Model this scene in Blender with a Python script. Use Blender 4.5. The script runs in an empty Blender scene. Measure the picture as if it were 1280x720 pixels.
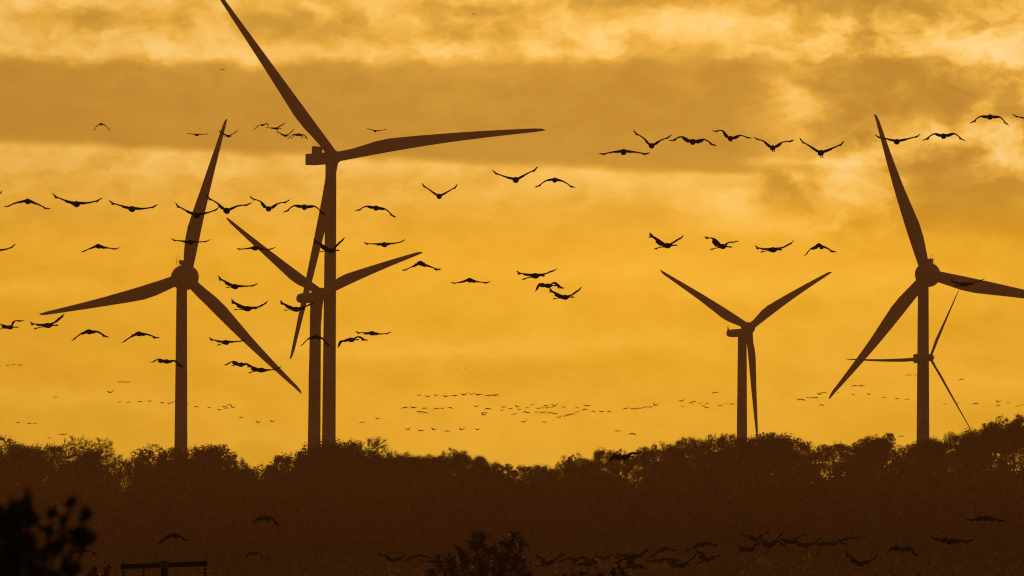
import bpy, math, random
import numpy as np
from mathutils import Vector, noise as mnoise
R = math.radians
SC = bpy.context.scene
COL = SC.collection

# ------------------------------------------------------------------ camera
F = 10000.0            # focal length in pixels of a 1280 px wide frame
PITCH = math.atan(400 / F)
cd = bpy.data.cameras.new('camera')
cam = bpy.data.objects.new('camera', cd)
COL.objects.link(cam)
cam.rotation_euler = (math.pi / 2 + PITCH, 0, 0)
cd.sensor_width = 36.0
cd.lens = 36.0 * F / 1280
cd.clip_start = 1.0
cd.clip_end = 30000
cd.dof.use_dof = True
cd.dof.focus_distance = 650
cd.dof.aperture_fstop = 7.1
SC.camera = cam
SC.cycles.filter_width = 1.15

def P(u, v, Y):
    """point at depth Y seen in the direction (u, v) from the photographer's spot"""
    a, s = (u - 640) / F, (360 - v) / F
    y = math.cos(PITCH) - s * math.sin(PITCH)
    z = math.sin(PITCH) + s * math.cos(PITCH)
    return Vector((a / y * Y, Y, z / y * Y))

# ------------------------------------------------------------------ exposure
SC.view_settings.view_transform = 'Standard'
SC.view_settings.look = 'None'
SC.view_settings.gamma = 1
SC.view_settings.exposure = -1.0
SC.view_settings.use_curve_mapping = False

# ------------------------------------------------------------------ node helper
def srgb(c, k=1.0):
    return tuple((((x / 255 + 0.055) / 1.055) ** 2.4 if x > 10 else x / 255 / 12.92) * k for x in c)

class NT:
    def __init__(s, nt): s.nt = nt
    def n(s, t, **kw):
        o = s.nt.nodes.new(t)
        for k, v in kw.items(): setattr(o, k, v)
        return o
    def set(s, sock, v):
        if hasattr(v, 'node'): s.nt.links.new(v, sock)
        else: sock.default_value = v
    def m(s, op, a, b=0.0, c=0.0, clamp=False):
        o = s.n('ShaderNodeMath', operation=op, use_clamp=clamp)
        s.set(o.inputs[0], a); s.set(o.inputs[1], b); s.set(o.inputs[2], c)
        return o.outputs[0]
    def smooth(s, x, a, b):
        o = s.n('ShaderNodeMapRange', interpolation_type='SMOOTHSTEP')
        s.set(o.inputs['Value'], x); s.set(o.inputs['From Min'], a); s.set(o.inputs['From Max'], b)
        return o.outputs[0]
    def vec(s, x, y, z=0.0):
        o = s.n('ShaderNodeCombineXYZ')
        s.set(o.inputs[0], x); s.set(o.inputs[1], y); s.set(o.inputs[2], z)
        return o.outputs[0]
    def noise(s, v, scale, detail=4, rough=0.5, out=0):
        o = s.n('ShaderNodeTexNoise')
        s.set(o.inputs['Vector'], v); o.inputs['Scale'].default_value = scale
        o.inputs['Detail'].default_value = detail; o.inputs['Roughness'].default_value = rough
        return o.outputs[out]
    def ramp(s, x, stops, lin=True):
        o = s.n('ShaderNodeValToRGB'); cr = o.color_ramp
        while len(cr.elements) > 1: cr.elements.remove(cr.elements[-1])
        cr.elements[0].position = stops[0][0]; cr.elements[0].color = (*stops[0][1], 1)
        for p, c in stops[1:]:
            e = cr.elements.new(p); e.color = (*c, 1)
        s.set(o.inputs[0], x)
        return o.outputs[0]
    def mix(s, f, a, b, bt='MIX'):
        o = s.n('ShaderNodeMix', data_type='RGBA', blend_type=bt)
        s.set(o.inputs[0], f); s.set(o.inputs[6], a); s.set(o.inputs[7], b)
        return o.outputs[2]

# ------------------------------------------------------------------ sky
SUN_EL, SUN_AZ = R(9.0), R(1.0)      # low sun behind the cloud, just above the frame
W = bpy.data.worlds.new('World'); SC.world = W; W.use_nodes = True
w = NT(W.node_tree); w.nt.nodes.clear()
sky = w.n('ShaderNodeTexSky', sky_type='NISHITA')
sky.sun_disc = False; sky.sun_elevation = SUN_EL; sky.sun_rotation = SUN_AZ
sky.air_density = 1.5; sky.dust_density = 4.0
tc = w.n('ShaderNodeTexCoord')
sx = w.n('ShaderNodeSeparateXYZ'); w.set(sx.inputs[0], tc.outputs['Generated'])
az = w.m('ARCTAN2', sx.outputs[0], sx.outputs[1])
el = w.m('ARCSINE', sx.outputs[2])
U = w.m('MULTIPLY_ADD', az, F, 640.0)     # angles in 1/10000 rad
V = w.m('MULTIPLY_ADD', el, -F, 760.0)
p0 = w.vec(U, V)
wn = w.noise(w.vec(w.m('MULTIPLY', U, 1 / 90), w.m('MULTIPLY', V, 1 / 55)), 1.0, 8, 0.64, 1)
ws = w.n('ShaderNodeSeparateColor'); w.set(ws.inputs[0], wn)
wn2 = w.noise(w.vec(w.m('MULTIPLY', U, 1 / 260), w.m('MULTIPLY', V, 1 / 120), 7.3), 1.0, 2, 0.5, 1)
ws2 = w.n('ShaderNodeSeparateColor'); w.set(ws2.inputs[0], wn2)
def warp(base, c1, a1, c2, a2):
    x = w.m('MULTIPLY_ADD', w.m('SUBTRACT', c1, 0.5), a1, base)
    return w.m('MULTIPLY_ADD', w.m('SUBTRACT', c2, 0.5), a2, x)
UW = warp(U, ws.outputs[0], 80.0, ws2.outputs[0], 36.0)
VW = warp(V, ws.outputs[1], 50.0, ws2.outputs[1], 16.0)
VB = warp(V, ws.outputs[1], 16.0, ws2.outputs[1], 16.0)   # gently warped: flat cloud base
def blob(u, v, su, sv, a):
    dx = w.m('MULTIPLY', w.m('SUBTRACT', UW, float(u)), 1 / su)
    dy = w.m('MULTIPLY', w.m('SUBTRACT', VW, float(v)), 1 / sv)
    d = w.m('MULTIPLY_ADD', dx, dx, w.m('MULTIPLY', dy, dy))
    return w.m('MULTIPLY', w.m('EXPONENT', w.m('MULTIPLY', d, -0.5)), a)
S = None
def add(x):
    global S
    S = x if S is None else w.m('ADD', S, x)
# bright cumulus tops above, long dark layer below it, pale rim under its base
edge = w.m('MULTIPLY_ADD', w.m('MINIMUM', U, 900.0), 0.045, 176.0)
below = w.smooth(w.m('SUBTRACT', VB, edge), -7.0, 9.0)
upper = w.smooth(VW, 90.0, 66.0)
band = w.m('MULTIPLY', w.m('SUBTRACT', 1.0, upper), w.m('SUBTRACT', 1.0, below))
right = w.smooth(UW, 880.0, 1120.0)
add(w.m('MULTIPLY', upper, 0.30))
add(w.m('MULTIPLY', w.m('MULTIPLY', band, w.m('MULTIPLY_ADD', right, -0.45, 1.0)), -0.88))
rim = w.m('MULTIPLY', below, w.smooth(w.m('SUBTRACT', VB, edge), 60.0, 8.0))
add(w.m('MULTIPLY', rim, w.m('MULTIPLY_ADD', right, -0.34, 0.34)))
add(w.m('MULTIPLY', w.smooth(U, 300.0, -100.0), -0.10))
for b in [(60, 135, 130, 28, -.14), (150, 24, 70, 11, -.75), (395, 36, 80, 13, -.8), (580, 8, 50, 8, -.75), (650, 30, 60, 14, -.5), (790, 2, 70, 8, -.95),
          (860, 66, 60, 15, -.55), (600, 52, 60, 10, -.35), (20, 6, 40, 12, .3), (260, 60, 60, 20, .3),
          (900, 22, 90, 16, .35), (780, 45, 70, 18, .35), (700, 70, 60, 20, .25), (560, 85, 50, 12, .4),
          (1095, 4, 150, 15, -1.25), (1090, 62, 45, 22, -.55), (1215, 50, 50, 30, .35), (1255, 75, 40, 18, .5), (1270, 15, 40, 20, .25),
          (985, 122, 28, 26, 1.0), (1000, 160, 20, 24, .5), (800, 130, 120, 30, -.12), (1130, 105, 70, 40, -.35), (850, 95, 24, 12, .45), (1066, 150, 34, 42, -.45), (1060, 105, 18, 6, .35),
          (1000, 204, 70, 9, .9), (1066, 226, 42, 20, 1.3), (922, 256, 34, 14, .8), (990, 282, 70, 9, .6), (1120, 262, 40, 8, .35),
          (985, 240, 42, 13, -1.15), (1150, 168, 60, 12, .75), (1105, 196, 36, 10, .45), (1250, 130, 36, 10, .5), (1262, 195, 28, 24, 1.5),
          (1210, 165, 30, 14, .35), (1190, 245, 90, 28, -1.15), (1250, 270, 70, 26, -.55), (1160, 120, 50, 22, -.35),
          (1060, 300, 160, 10, -.12), (30, 360, 50, 9, .45), (850, 352, 120, 16, .32), (1080, 350, 70, 14, .25), (700, 335, 70, 10, .2),
          (1130, 395, 90, 16, .22), (790, 425, 160, 14, .25), (560, 437, 190, 8, .32), (720, 458, 120, 12, -.32), (900, 395, 90, 12, -.12),
          (1220, 415, 70, 20, -.22), (1245, 480, 55, 9, .32), (1100, 460, 90, 20, .14), (60, 495, 90, 9, .2), (120, 430, 100, 14, -.14),
          (640, 545, 500, 26, .10), (300, 500, 160, 14, .08)]:
    add(blob(*b))
fine = w.noise(w.vec(w.m('MULTIPLY', UW, 1 / 58), w.m('MULTIPLY', VW, 1 / 34), 3.1), 1.0, 9, 0.62)
fine = w.m('SUBTRACT', fine, 0.5)
veil = w.noise(w.vec(w.m('MULTIPLY', UW, 1 / 240), w.m('MULTIPLY', VW, 1 / 42), 9.1), 1.0, 5, 0.5)
veil = w.m('SUBTRACT', veil, 0.5)
amp = w.m('MULTIPLY_ADD', w.smooth(V, 330.0, 60.0), 0.75, 0.50)
amp = w.m('ADD', amp, w.m('MULTIPLY', w.m('MULTIPLY', right, w.smooth(V, 340.0, 260.0)), 1.0))
amp = w.m('MULTIPLY', amp, w.m('MULTIPLY_ADD', w.m('MULTIPLY', band, w.m('SUBTRACT', 1.0, right)), -0.45, 1.0))
add(w.m('MULTIPLY', fine, amp))
add(w.m('MULTIPLY', veil, 0.62))
puff = w.noise(w.vec(w.m('MULTIPLY', UW, 1 / 95), w.m('MULTIPLY', VW, 1 / 62), 21.0), 1.0, 6, 0.55)
puff = w.m('ABSOLUTE', w.m('SUBTRACT', puff, 0.5))          # creased, billowing edges
add(w.m('MULTIPLY', w.m('MULTIPLY_ADD', puff, -6.0, 0.42), w.m('MULTIPLY', amp, 0.5)))
T = w.m('MULTIPLY_ADD', w.m('TANH', w.m('MULTIPLY', S, 1.0)), 0.55, 0.485, clamp=True)
KM = 4.0 * 0.745
def pal(cs): return [(i / (len(cs) - 1), srgb(c, KM)) for i, c in enumerate(cs)]
top = w.ramp(T, pal([(178, 124, 38), (200, 145, 48), (230, 166, 58), (248, 190, 88), (255, 212, 130)]))
bot = w.ramp(T, pal([(212, 146, 18), (226, 157, 24), (238, 168, 36), (250, 180, 50), (255, 194, 72)]))
pc = w.mix(1.0, w.mix(w.smooth(V, 190.0, 330.0), top, bot), (.93, 1.07, 1.36, 1), 'MULTIPLY')
NREF = None  # measured clear-sky radiance over the same elevations, so the cloud transmits the right share of it
refs = [(900.0, (.40, .18, .025)), (760.0, (2.4, 1.02, .12)), (585.0, (4.09, 1.88, .275)), (411.0, (5.7, 2.76, .48)), (236.0, (6.8, 3.45, .672)), (0.0, (7.65, 4.05, .90)), (-250., (8.0, 4.4, 1.1))]
x = w.m('MULTIPLY', w.m('SUBTRACT', V, -250.0), 1 / 1150.0, clamp=True)
NREF = w.ramp(x, sorted([((v + 250) / 1150.0, c) for v, c in refs]))
cl = w.mix(1.0, pc, NREF, 'DIVIDE')
out = w.mix(1.0, sky.outputs[0], cl, 'MULTIPLY')
fill_tint = w.ramp(w.m('MULTIPLY', w.smooth(V, -100.0, -900.0), 1.0), [(0, (1, 1, 1)), (1, (1.6, .86, .55))])
out = w.mix(1.0, out, fill_tint, 'MULTIPLY')     # added warm gain on the unseen upper sky, to light wood and warm haze
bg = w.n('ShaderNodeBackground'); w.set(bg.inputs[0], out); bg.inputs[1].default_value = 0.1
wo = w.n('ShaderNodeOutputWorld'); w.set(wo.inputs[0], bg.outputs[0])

# ------------------------------------------------------------------ sun
sl = bpy.data.lights.new('sun', 'SUN'); so = bpy.data.objects.new('sun', sl); COL.objects.link(so)
sl.energy = 2.0; sl.angle = R(2.0); sl.color = (1.0, 0.38, 0.09)
sdir = Vector((math.sin(SUN_AZ) * math.cos(SUN_EL), math.cos(SUN_AZ) * math.cos(SUN_EL), math.sin(SUN_EL)))
so.rotation_euler = (-sdir).to_track_quat('-Z', 'Y').to_euler()

# ------------------------------------------------------------------ materials
def mat(name, col, rough=0.8, spec=0.3, nscale=None, namp=0.3, coord='Object', transl=0.0):
    m = bpy.data.materials.new(name); m.use_nodes = True
    t = NT(m.node_tree); b = m.node_tree.nodes['Principled BSDF']
    b.inputs['Roughness'].default_value = rough
    b.inputs['Specular IOR Level'].default_value = spec
    if nscale:
        c = t.n('ShaderNodeTexCoord')
        n = t.noise(c.outputs[coord], nscale, 5, 0.6)
        lo = tuple(x * (1 - namp) for x in col); hi = tuple(min(1, x * (1 + namp)) for x in col)
        cc = t.ramp(n, [(0.3, lo), (0.7, hi)])
        t.set(b.inputs['Base Color'], cc)
    else:
        b.inputs['Base Color'].default_value = (*col, 1); cc = (*col, 1)
    if transl:
        tr = t.n('ShaderNodeBsdfTranslucent'); t.set(tr.inputs[0], cc)
        mx = t.n('ShaderNodeMixShader'); mx.inputs[0].default_value = transl
        o = m.node_tree.nodes['Material Output']
        t.nt.links.new(b.outputs[0], mx.inputs[1]); t.nt.links.new(tr.outputs[0], mx.inputs[2]); t.nt.links.new(mx.outputs[0], o.inputs[0])
    return m
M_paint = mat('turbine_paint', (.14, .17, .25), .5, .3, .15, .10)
M_steel = mat('dark_metal', (.12, .12, .13), .5, .5, 2, .3)
M_feather = mat('crane_feathers', (.012, .011, .011), .9, .02, 9, .5)
M_leafA = mat('autumn_leaves', (.16, .062, .02), .85, .03, .35, .5, transl=.12)
M_leafB = mat('green_leaves', (.09, .045, .014), .85, .03, .35, .4, transl=.12)
M_woodland = mat('woodland_leaves', (.2, .08, .03), .85, .03, .05, .5, transl=.12)
_t = NT(M_woodland.node_tree); _c = _t.n('ShaderNodeTexCoord')
_big = _t.ramp(_t.noise(_c.outputs['Object'], .030, 3, .5), [(.38, (.13, .085, .026)), (.62, (.26, .066, .022))])
_sm = _t.ramp(_t.noise(_c.outputs['Object'], .45, 5, .6), [(.25, (.55, .55, .55)), (.75, (1.45, 1.45, 1.45))])
_t.set(M_woodland.node_tree.nodes['Principled BSDF'].inputs['Base Color'], _t.mix(1.0, _big, _sm, 'MULTIPLY'))
M_leafN = mat('near_leaves', (.05, .055, .016), .5, .4, 2.5, .5, transl=.1)
M_leafR = mat('russet_leaves', (.07, .035, .014), .5, .4, 2.5, .5, transl=.15)
M_bark = mat('bark', (.05, .04, .032), .9, .2, 3, .4)
M_wood = mat('pole_wood', (.025, .02, .016), .9, .05, 5, .4)
M_glass = mat('insulator_glaze', (.05, .03, .025), .2, .5)
M_ground = mat('field_and_leaf_litter', (.06, .05, .025), .95, .1, .05, .45)

# ------------------------------------------------------------------ mesh helpers
class MB:
    def __init__(s): s.v = []; s.f = []
    def add(s, vs, fs):
        o = len(s.v); s.v += [tuple(p) for p in vs]; s.f += [tuple(i + o for i in f) for f in fs]
    def loft(s, rings, cap=True, close=True):
        n = len(rings[0]); vs = [p for r in rings for p in r]; fs = []
        for i in range(len(rings) - 1):
            for j in range(n if close else n - 1):
                k = (j + 1) % n
                fs.append((i * n + j, i * n + k, (i + 1) * n + k, (i + 1) * n + j))
        if cap:
            fs.append(tuple(range(n - 1, -1, -1))); fs.append(tuple(range((len(rings) - 1) * n, len(rings) * n)))
        s.add(vs, fs)
    def tube(s, pts, rads, n=8, cap=True):
        pts = [Vector(p) for p in pts]; rings = []
        for i, p in enumerate(pts):
            d = (pts[min(i + 1, len(pts) - 1)] - pts[max(i - 1, 0)])
            if d.length < 1e-9: d = Vector((0, 0, 1))
            d.normalize()
            a = d.cross(Vector((0, 0, 1)) if abs(d.z) < .95 else Vector((1, 0, 0))).normalized(); b = d.cross(a)
            rings.append([p + (a * math.cos(t) + b * math.sin(t)) * rads[i] for t in (2 * math.pi * j / n for j in range(n))])
        s.loft(rings, cap)
    def box(s, c, h, ax=None, bev=0.0):
        c = Vector(c); X, Y, Z = ax or (Vector((1, 0, 0)), Vector((0, 1, 0)), Vector((0, 0, 1)))
        def ring(z, k):
            pts = []
            a, b = h[0] - k, h[1] - k; q = max(bev - k, 0) if bev else 0
            if q > 0: l = [(a - q, -b), (a, -b + q), (a, b - q), (a - q, b), (-a + q, b), (-a, b - q), (-a, -b + q), (-a + q, -b)]
            else:
                l = [(a, -b), (a, -b), (a, b), (a, b), (-a, b), (-a, b), (-a, -b), (-a, -b)] if bev else [(a, -b), (a, b), (-a, b), (-a, -b)]
            return [c + X * x + Y * y + Z * z for x, y in l]
        if bev: s.loft([ring(-h[2], bev * .6), ring(-h[2] + bev, 0), ring(h[2] - bev, 0), ring(h[2], bev * .6)])
        else: s.loft([ring(-h[2], 0), ring(h[2], 0)])
    def mesh(s, name, m, smooth=False):
        me = bpy.data.meshes.new(name); me.from_pydata(s.v, [], s.f); me.update()
        me.materials.append(m)
        if smooth: me.polygons.foreach_set('use_smooth', [True] * len(me.polygons))
        return me
    def obj(s, name, m, parent=None, smooth=False):
        o = bpy.data.objects.new(name, s.mesh(name, m, smooth)); COL.objects.link(o); o.parent = parent
        return o

def thing(name, label, cat, loc=(0, 0, 0), group=None):
    o = bpy.data.objects.new(name, None); COL.objects.link(o); o.location = loc
    o['label'] = label; o['category'] = cat
    if group: o['group'] = group
    return o
def tag(o, label=None, cat=None, group=None, kind=None):
    for k, v in (('label', label), ('category', cat), ('group', group), ('kind', kind)):
        if v: o[k] = v
    return o

def quad_mesh(name, C, size, rng, m, aspect=1.0, extra=None, shape=4):
    """many small leaf faces with random orientation around the centres C"""
    n = len(C); a = rng.normal(size=(n, 3)); a /= np.linalg.norm(a, axis=1)[:, None]
    b = rng.normal(size=(n, 3)); b -= (b * a).sum(1)[:, None] * a; b /= np.linalg.norm(b, axis=1)[:, None]
    s = (np.asarray(size) * rng.uniform(.65, 1.35, n))[:, None] * .5
    a = a * s; b = b * s * aspect
    if shape == 4: q = np.stack([C - a, C - b, C + a, C + b], 1)
    else: q = np.stack([C - a, C - a * .3 - b, C + a * .5 - b * .8, C + a, C + a * .5 + b * .8, C - a * .3 + b], 1)
    k = q.shape[1]
    V_ = q.reshape(-1, 3); nv = len(V_)
    ev, ef = (np.zeros((0, 3)), []) if extra is None else (np.array(extra.v), extra.f)
    tot = [len(f) for f in ef]; idx = [i + nv for f in ef for i in f]
    me = bpy.data.meshes.new(name)
    me.vertices.add(nv + len(ev)); me.vertices.foreach_set('co', np.concatenate([V_, ev]).ravel())
    L = np.concatenate([np.arange(nv), np.array(idx, dtype=int)]) if idx else np.arange(nv)
    me.loops.add(len(L)); me.loops.foreach_set('vertex_index', L.astype(np.int32))
    totals = np.concatenate([np.full(n, k), np.array(tot, dtype=int)])
    starts = np.concatenate([[0], np.cumsum(totals)[:-1]])
    me.polygons.add(len(totals)); me.polygons.foreach_set('loop_start', starts.astype(np.int32))
    me.polygons.foreach_set('loop_total', totals.astype(np.int32))
    me.update(calc_edges=True); me.validate()
    me.materials.append(m)
    return me

# ------------------------------------------------------------------ ground
GP = [(-400, -1.6), (0, -1.7), (60, -4), (150, -7), (300, -8.6), (600, -7), (800, -3), (950, 1.0), (1150, 8.5), (1300, 14.3), (1500, 17), (2000, 18.5), (4700, 19)]
def gz(x, y):
    for (a, za), (b, zb) in zip(GP, GP[1:]):
        if y <= b:
            t = max(0, (y - a) / (b - a)); z = za + (zb - za) * t; break
    else: z = GP[-1][1]
    k = min(1, max(0, (y - 60) / 500))
    return z + k * (.6 * math.sin(x * .021 + y * .006) + .4 * math.sin(x * .053 - y * .011))
ys = [-400, -200, -50, 0] + list(range(20, 1500, 20)) + [1500 + 80 * i for i in range(41)]
xs = [-2400, -1600, -1000, -600] + list(range(-400, 401, 20)) + [600, 1000, 1600, 2400]
g = MB(); nx = len(xs)
g.add([(x, y, gz(x, y)) for y in ys for x in xs], [(j * nx + i, j * nx + i + 1, (j + 1) * nx + i + 1, (j + 1) * nx + i) for j in range(len(ys) - 1) for i in range(nx - 1)])
tag(g.obj('ground', M_ground, None, True), 'dark sloping ground rising to the wooded ridge', None, None, 'structure')

# ------------------------------------------------------------------ haze
hz = MB(); hz.box((0, 2180, 157), (2450, 2640, 173))
M_haze = bpy.data.materials.new('haze_air'); M_haze.use_nodes = True
h = NT(M_haze.node_tree); h.nt.nodes.clear()
pv = h.n('ShaderNodeVolumePrincipled')
pv.inputs['Color'].default_value = (1.0, .74, .54, 1); pv.inputs['Density'].default_value = 0.88e-4; pv.inputs['Anisotropy'].default_value = .45
ho = h.n('ShaderNodeOutputMaterial'); h.nt.links.new(pv.outputs[0], ho.inputs['Volume'])
tag(hz.obj('haze', M_haze), 'thin golden evening haze over the whole landscape', None, None, 'stuff')

# ------------------------------------------------------------------ wind turbines
BLADE_E = [(.03, .76, .76), (.08, .78, .74), (.14, .88, .6), (.22, .99, .4), (.3, 1, .3), (.4, .88, .24), (.55, .67, .17), (.7, .5, .12), (.85, .34, .07), (.95, .24, .04), (.985, .16, .03), (1, .04, .01)]
BLADE_V = [(.03, .74, .70), (.08, .74, .64), (.14, .84, .46), (.2, .97, .34), (.27, 1, .27), (.4, .85, .2), (.55, .68, .15), (.7, .53, .11), (.85, .38, .07), (.95, .28, .04), (.985, .18, .03), (1, .04, .01)]
def turbine(label, Y, hub, yaw, tow, tow_w, tips, cmax, kind, prof, trail=1, egg=0, nac=None, bend=(0, 0, 0), rs=1.0):
    k = Y / F; H = P(*hub, Y); tx, ttop, bx = tow
    bz = gz(H.x, Y) - .5
    a = Vector((math.sin(yaw), -math.cos(yaw), 0)); h_ = Vector((math.cos(yaw), math.sin(yaw), 0)); up = Vector((0, 0, 1))
    over = (hub[0] - tx) * k / max(abs(math.sin(yaw)), .3) * (1 if yaw > 0 else -1); over = min(max(over, 3.0), 7.0)
    base = Vector((P(bx, ttop, Y).x, H.y + over * math.cos(yaw), bz))
    t = thing('wind_turbine', label, 'wind turbine', base, 'wind turbines behind the wooded ridge')
    top_ = Vector((P(tx, ttop, Y).x, base.y, P(tx, ttop, Y).z)) - base
    H0 = H - base
    # tower: tapered tube with flange seams
    tb = MB(); rings = []; n = 28
    r0, r1 = tow_w[1] * k / 2, tow_w[0] * k / 2
    def ring(f, r): 
        c = top_ * f; return [c + Vector((math.cos(q) * r, math.sin(q) * r, 0)) for q in (2 * math.pi * j / n for j in range(n))]
    lv = [0]
    for sct in (.2, .42, .66, .985): lv += [sct - .0006, sct - .0005, sct + .0005, sct + .0006]
    lv += [1.0]
    for i, f in enumerate(lv):
        r = r0 + (r1 - r0) * f ** .9
        if 0 < i < len(lv) - 1 and (i - 1) % 4 in (1, 2): r += .10
        rings.append(ring(f, r))
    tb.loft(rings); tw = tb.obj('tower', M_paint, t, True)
    d = MB(); dr = r0 * .98
    d.box(Vector((-r0 * .55, -r0 * .86, 1.6)), (.5, .12, 1.1)); d.obj('door', M_steel, tw)
    # hub / spinner and nacelle
    nb = MB()
    if egg:
        re = egg * k
        def eg(s0, s1, f, nn=14):
            rr = []
            for i in range(nn + 1):
                q = s0 + (s1 - s0) * i / nn
                c = H0 + a * (q * re * 1.25); r = max(.02, re * f(q))
                rr.append([c + (h_ * math.cos(p) + up * math.sin(p)) * r for p in (2 * math.pi * j / 28 for j in range(28))])
            return rr
        nb.loft(eg(-1.9, -.02, lambda q: math.sqrt(max(0, 1 - (abs(q + .1) / 1.82) ** 2.6))))
        nac_o = nb.obj('nacelle', M_paint, t, True)
        sb = MB(); sb.loft(eg(.0, 1.0, lambda q: .97 * math.sqrt(max(0, 1 - q ** 2.2)))); hb = sb.obj('hub', M_paint, t, True)
    else:
        L, hh, hw, zo = nac['len'], nac['h'] * k / 2, nac['w'], nac['zo'] * k
        c0 = H0 - a * (L / 2 + 1.3) + up * zo
        if nac.get('round'):
            rr = []
            for i in range(17):
                q = i / 16; r = (1 - (2 * q - 1) ** 6) ** .5 if q > .5 else (1 - (1 - 2 * q) ** 8 * .35)
                r *= 1 - .10 * q
                c = H0 - a * (1.2 + q * L) + up * zo
                rr.append([c + h_ * (math.copysign(abs(math.cos(p)) ** .75, math.cos(p)) * hw * max(r, .05)) + up * (math.copysign(abs(math.sin(p)) ** .75, math.sin(p)) * hh * max(r, .05)) for p in (2 * math.pi * j / 24 for j in range(24))])
            nb.loft(rr)
        else: nb.box(c0, (L / 2, hw, hh), (a, h_, up), .25)
        # neck between nacelle and tower
        nb.tube([top_ - up * .2, Vector((top_.x, top_.y, c0.z))], [r1 * 1.03, r1 * 1.06], 20)
        nac_o = nb.obj('nacelle', M_paint, t, bool(nac.get('round')))
        sb = MB(); rh = nac['hub'] * k
        rr = []
        for i in range(13):
            q = i / 12; x_ = -rh * 1.1 + q * rh * 2.3
            r = rh * (math.sqrt(max(0, 1 - max(0, (q - .45) / .55) ** 2.2)) if q > .45 else .86 + .14 * q / .45)
            rr.append([H0 + a * x_ + (h_ * math.cos(p) + up * math.sin(p)) * max(r, .03) for p in (2 * math.pi * j / 24 for j in range(24))])
        sb.loft(rr); hb = sb.obj('hub', M_paint, t, True)
    # extras on the roof
    if kind == 'cooler':
        cb = MB(); hc = H0 - a * (nac['len'] - 1.6); zt = P(0, 181.2, Y).z - base.z; zb = P(0, 191.6, Y).z - base.z
        cx = P(395.6, 0, Y).x - base.x; hc = Vector((cx, hc.y, 0))
        for sgn in (-1, 1):
            cb.box(hc + h_ * (sgn * 0.78) + up * ((zt + zb) / 2), (.72 if sgn > 0 else .66, .25, (zt - zb) / 2), (h_, a, up), .05)
        for q in (-1.3, .15, 1.3):
            cb.box(hc + h_ * q + up * (zb - .3), (.05, .08, .45), (h_, a, up))
        cb.box(hc + up * ((zt + zb) / 2 + .25), (.14, .2, .12), (h_, a, up))
        cb.obj('cooler', M_steel, nac_o)
        ab = MB()
        for q, hh_ in ((-.35, .9), (.2, .55)): ab.tube([hc + h_ * q + up * (zt - .1), hc + h_ * q + up * (zt + hh_)], [.05, .04], 6)
        ab.obj('anemometer', M_steel, nac_o)
    if kind in ('mast_left', 'mast_right'):
        ex, ey = (227.5, 327.4) if kind == 'mast_left' else (1163.2, 325.5)
        q = P(ex, ey, Y) - base; q.y = H0.y + .8 * math.cos(yaw) * egg * k
        eb = MB(); eb.box(q, (.75, .7, .52), None, .08); eb.box(q - up * .9, (.28, .4, .55))
        eb.obj('cooler', M_paint, nac_o)
        ab = MB(); sg = -1 if kind == 'mast_left' else .55
        b0 = q + Vector((sg * 1.0, 0, -.45))
        for dx in (-.45, .15): ab.tube([b0 + Vector((dx * 1, 0, 0)), b0 + Vector((dx, 0, 1.6))], [.05, .04], 6)
        arc = [b0 + Vector((-.15 + .3 * math.cos(p), 0, 1.6 + .5 * math.sin(p))) for p in (math.pi * i / 8 for i in range(9))]
        ab.tube(arc, [.04] * 9, 6); ab.tube([b0 + Vector((-.7, 0, .75)), b0 + Vector((.5, 0, .75))], [.05, .05], 6)
        ab.tube([b0 + Vector((-.45, 0, 0)), b0 + Vector((1.2, 0, -.12))], [.05, .05], 6)
        ab.tube([b0 + Vector((.5, 0, .6)), b0 + Vector((.55, 0, 1.15))], [.06, .06], 6)
        ab.obj('anemometer', M_steel, nac_o)
    if kind == 'fin':
        fb = MB(); q = P(911.0, 413, Y) - base; q.y = H0.y + nac['len'] * .8
        s_ = k
        pts = [(-1.5, 2.5), (4.0, 2.5), (1.2, -2.6), (-.4, -7.5)]
        A = [q + Vector((x * s_, -.12, -y * s_)) for x, y in pts]; B = [p + Vector((0, .24, 0)) for p in A]
        fb.loft([A, B]); fb.obj('anemometer', M_steel, nac_o)
    if kind == 'small':
        ab = MB(); q = P(1145.6, 442.6, Y) - base; q.y = H0.y + 1.0
        ab.tube([q - up * .6, q + up * .55], [.05, .04], 6); ab.obj('anemometer', M_steel, nac_o)
    # blades
    for bi, (tu, tv) in enumerate(tips):
        du, dv = (tu - hub[0]) * k, -(tv - hub[1]) * k
        tip = h_ * (du / math.cos(yaw)) + up * dv
        Lb = tip.length; e = tip.normalized(); nrm = a
        lat = nrm.cross(e) * -trail                # points to the leading edge side
        bb = MB(); rings = []; cm = cmax * k
        cr = prof[0][1]
        pr = [(prof[0][0] * .2, prof[0][1], prof[0][2])] + prof
        for q, c, th in pr:
            pos = e * (q * Lb) + lat * (bend[bi] * k * math.sin(math.pi * min(q * 1.05, 1)) ) + a * (Lb * .012 * q * q)
            le = cr * .5 * (1 - .72 * q ** 1.5); 
            te = c - le
            tw_ = R(14) * (1 - q) if q > .1 else 0
            cd_ = lat * math.cos(tw_) + a * math.sin(tw_); td = e.cross(cd_)
            ring_ = []
            for j in range(14):
                p = 2 * math.pi * j / 14; xx = math.cos(p); yy = math.sin(p)
                if q > .1: yy *= (1 + .35 * xx) 
                x_ = (le - te) / 2 + (le + te) / 2 * xx
                ring_.append(H0 + pos + cd_ * (x_ * cm) + td * (yy * th * cm * .5))
            rings.append(ring_)
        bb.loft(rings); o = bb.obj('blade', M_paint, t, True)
    return t
turbine('lone tall turbine with big round hub and all three blades in full view', 2000, (232.5, 346.5), R(16), (226.4, 358, 225.2), (13.2, 18.4),
        [(281, 147), (376.5, 490.5), (52, 396)], 17.5, 'mast_left', BLADE_E, 1, egg=16.2, bend=(-2, 2, -3))
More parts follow.
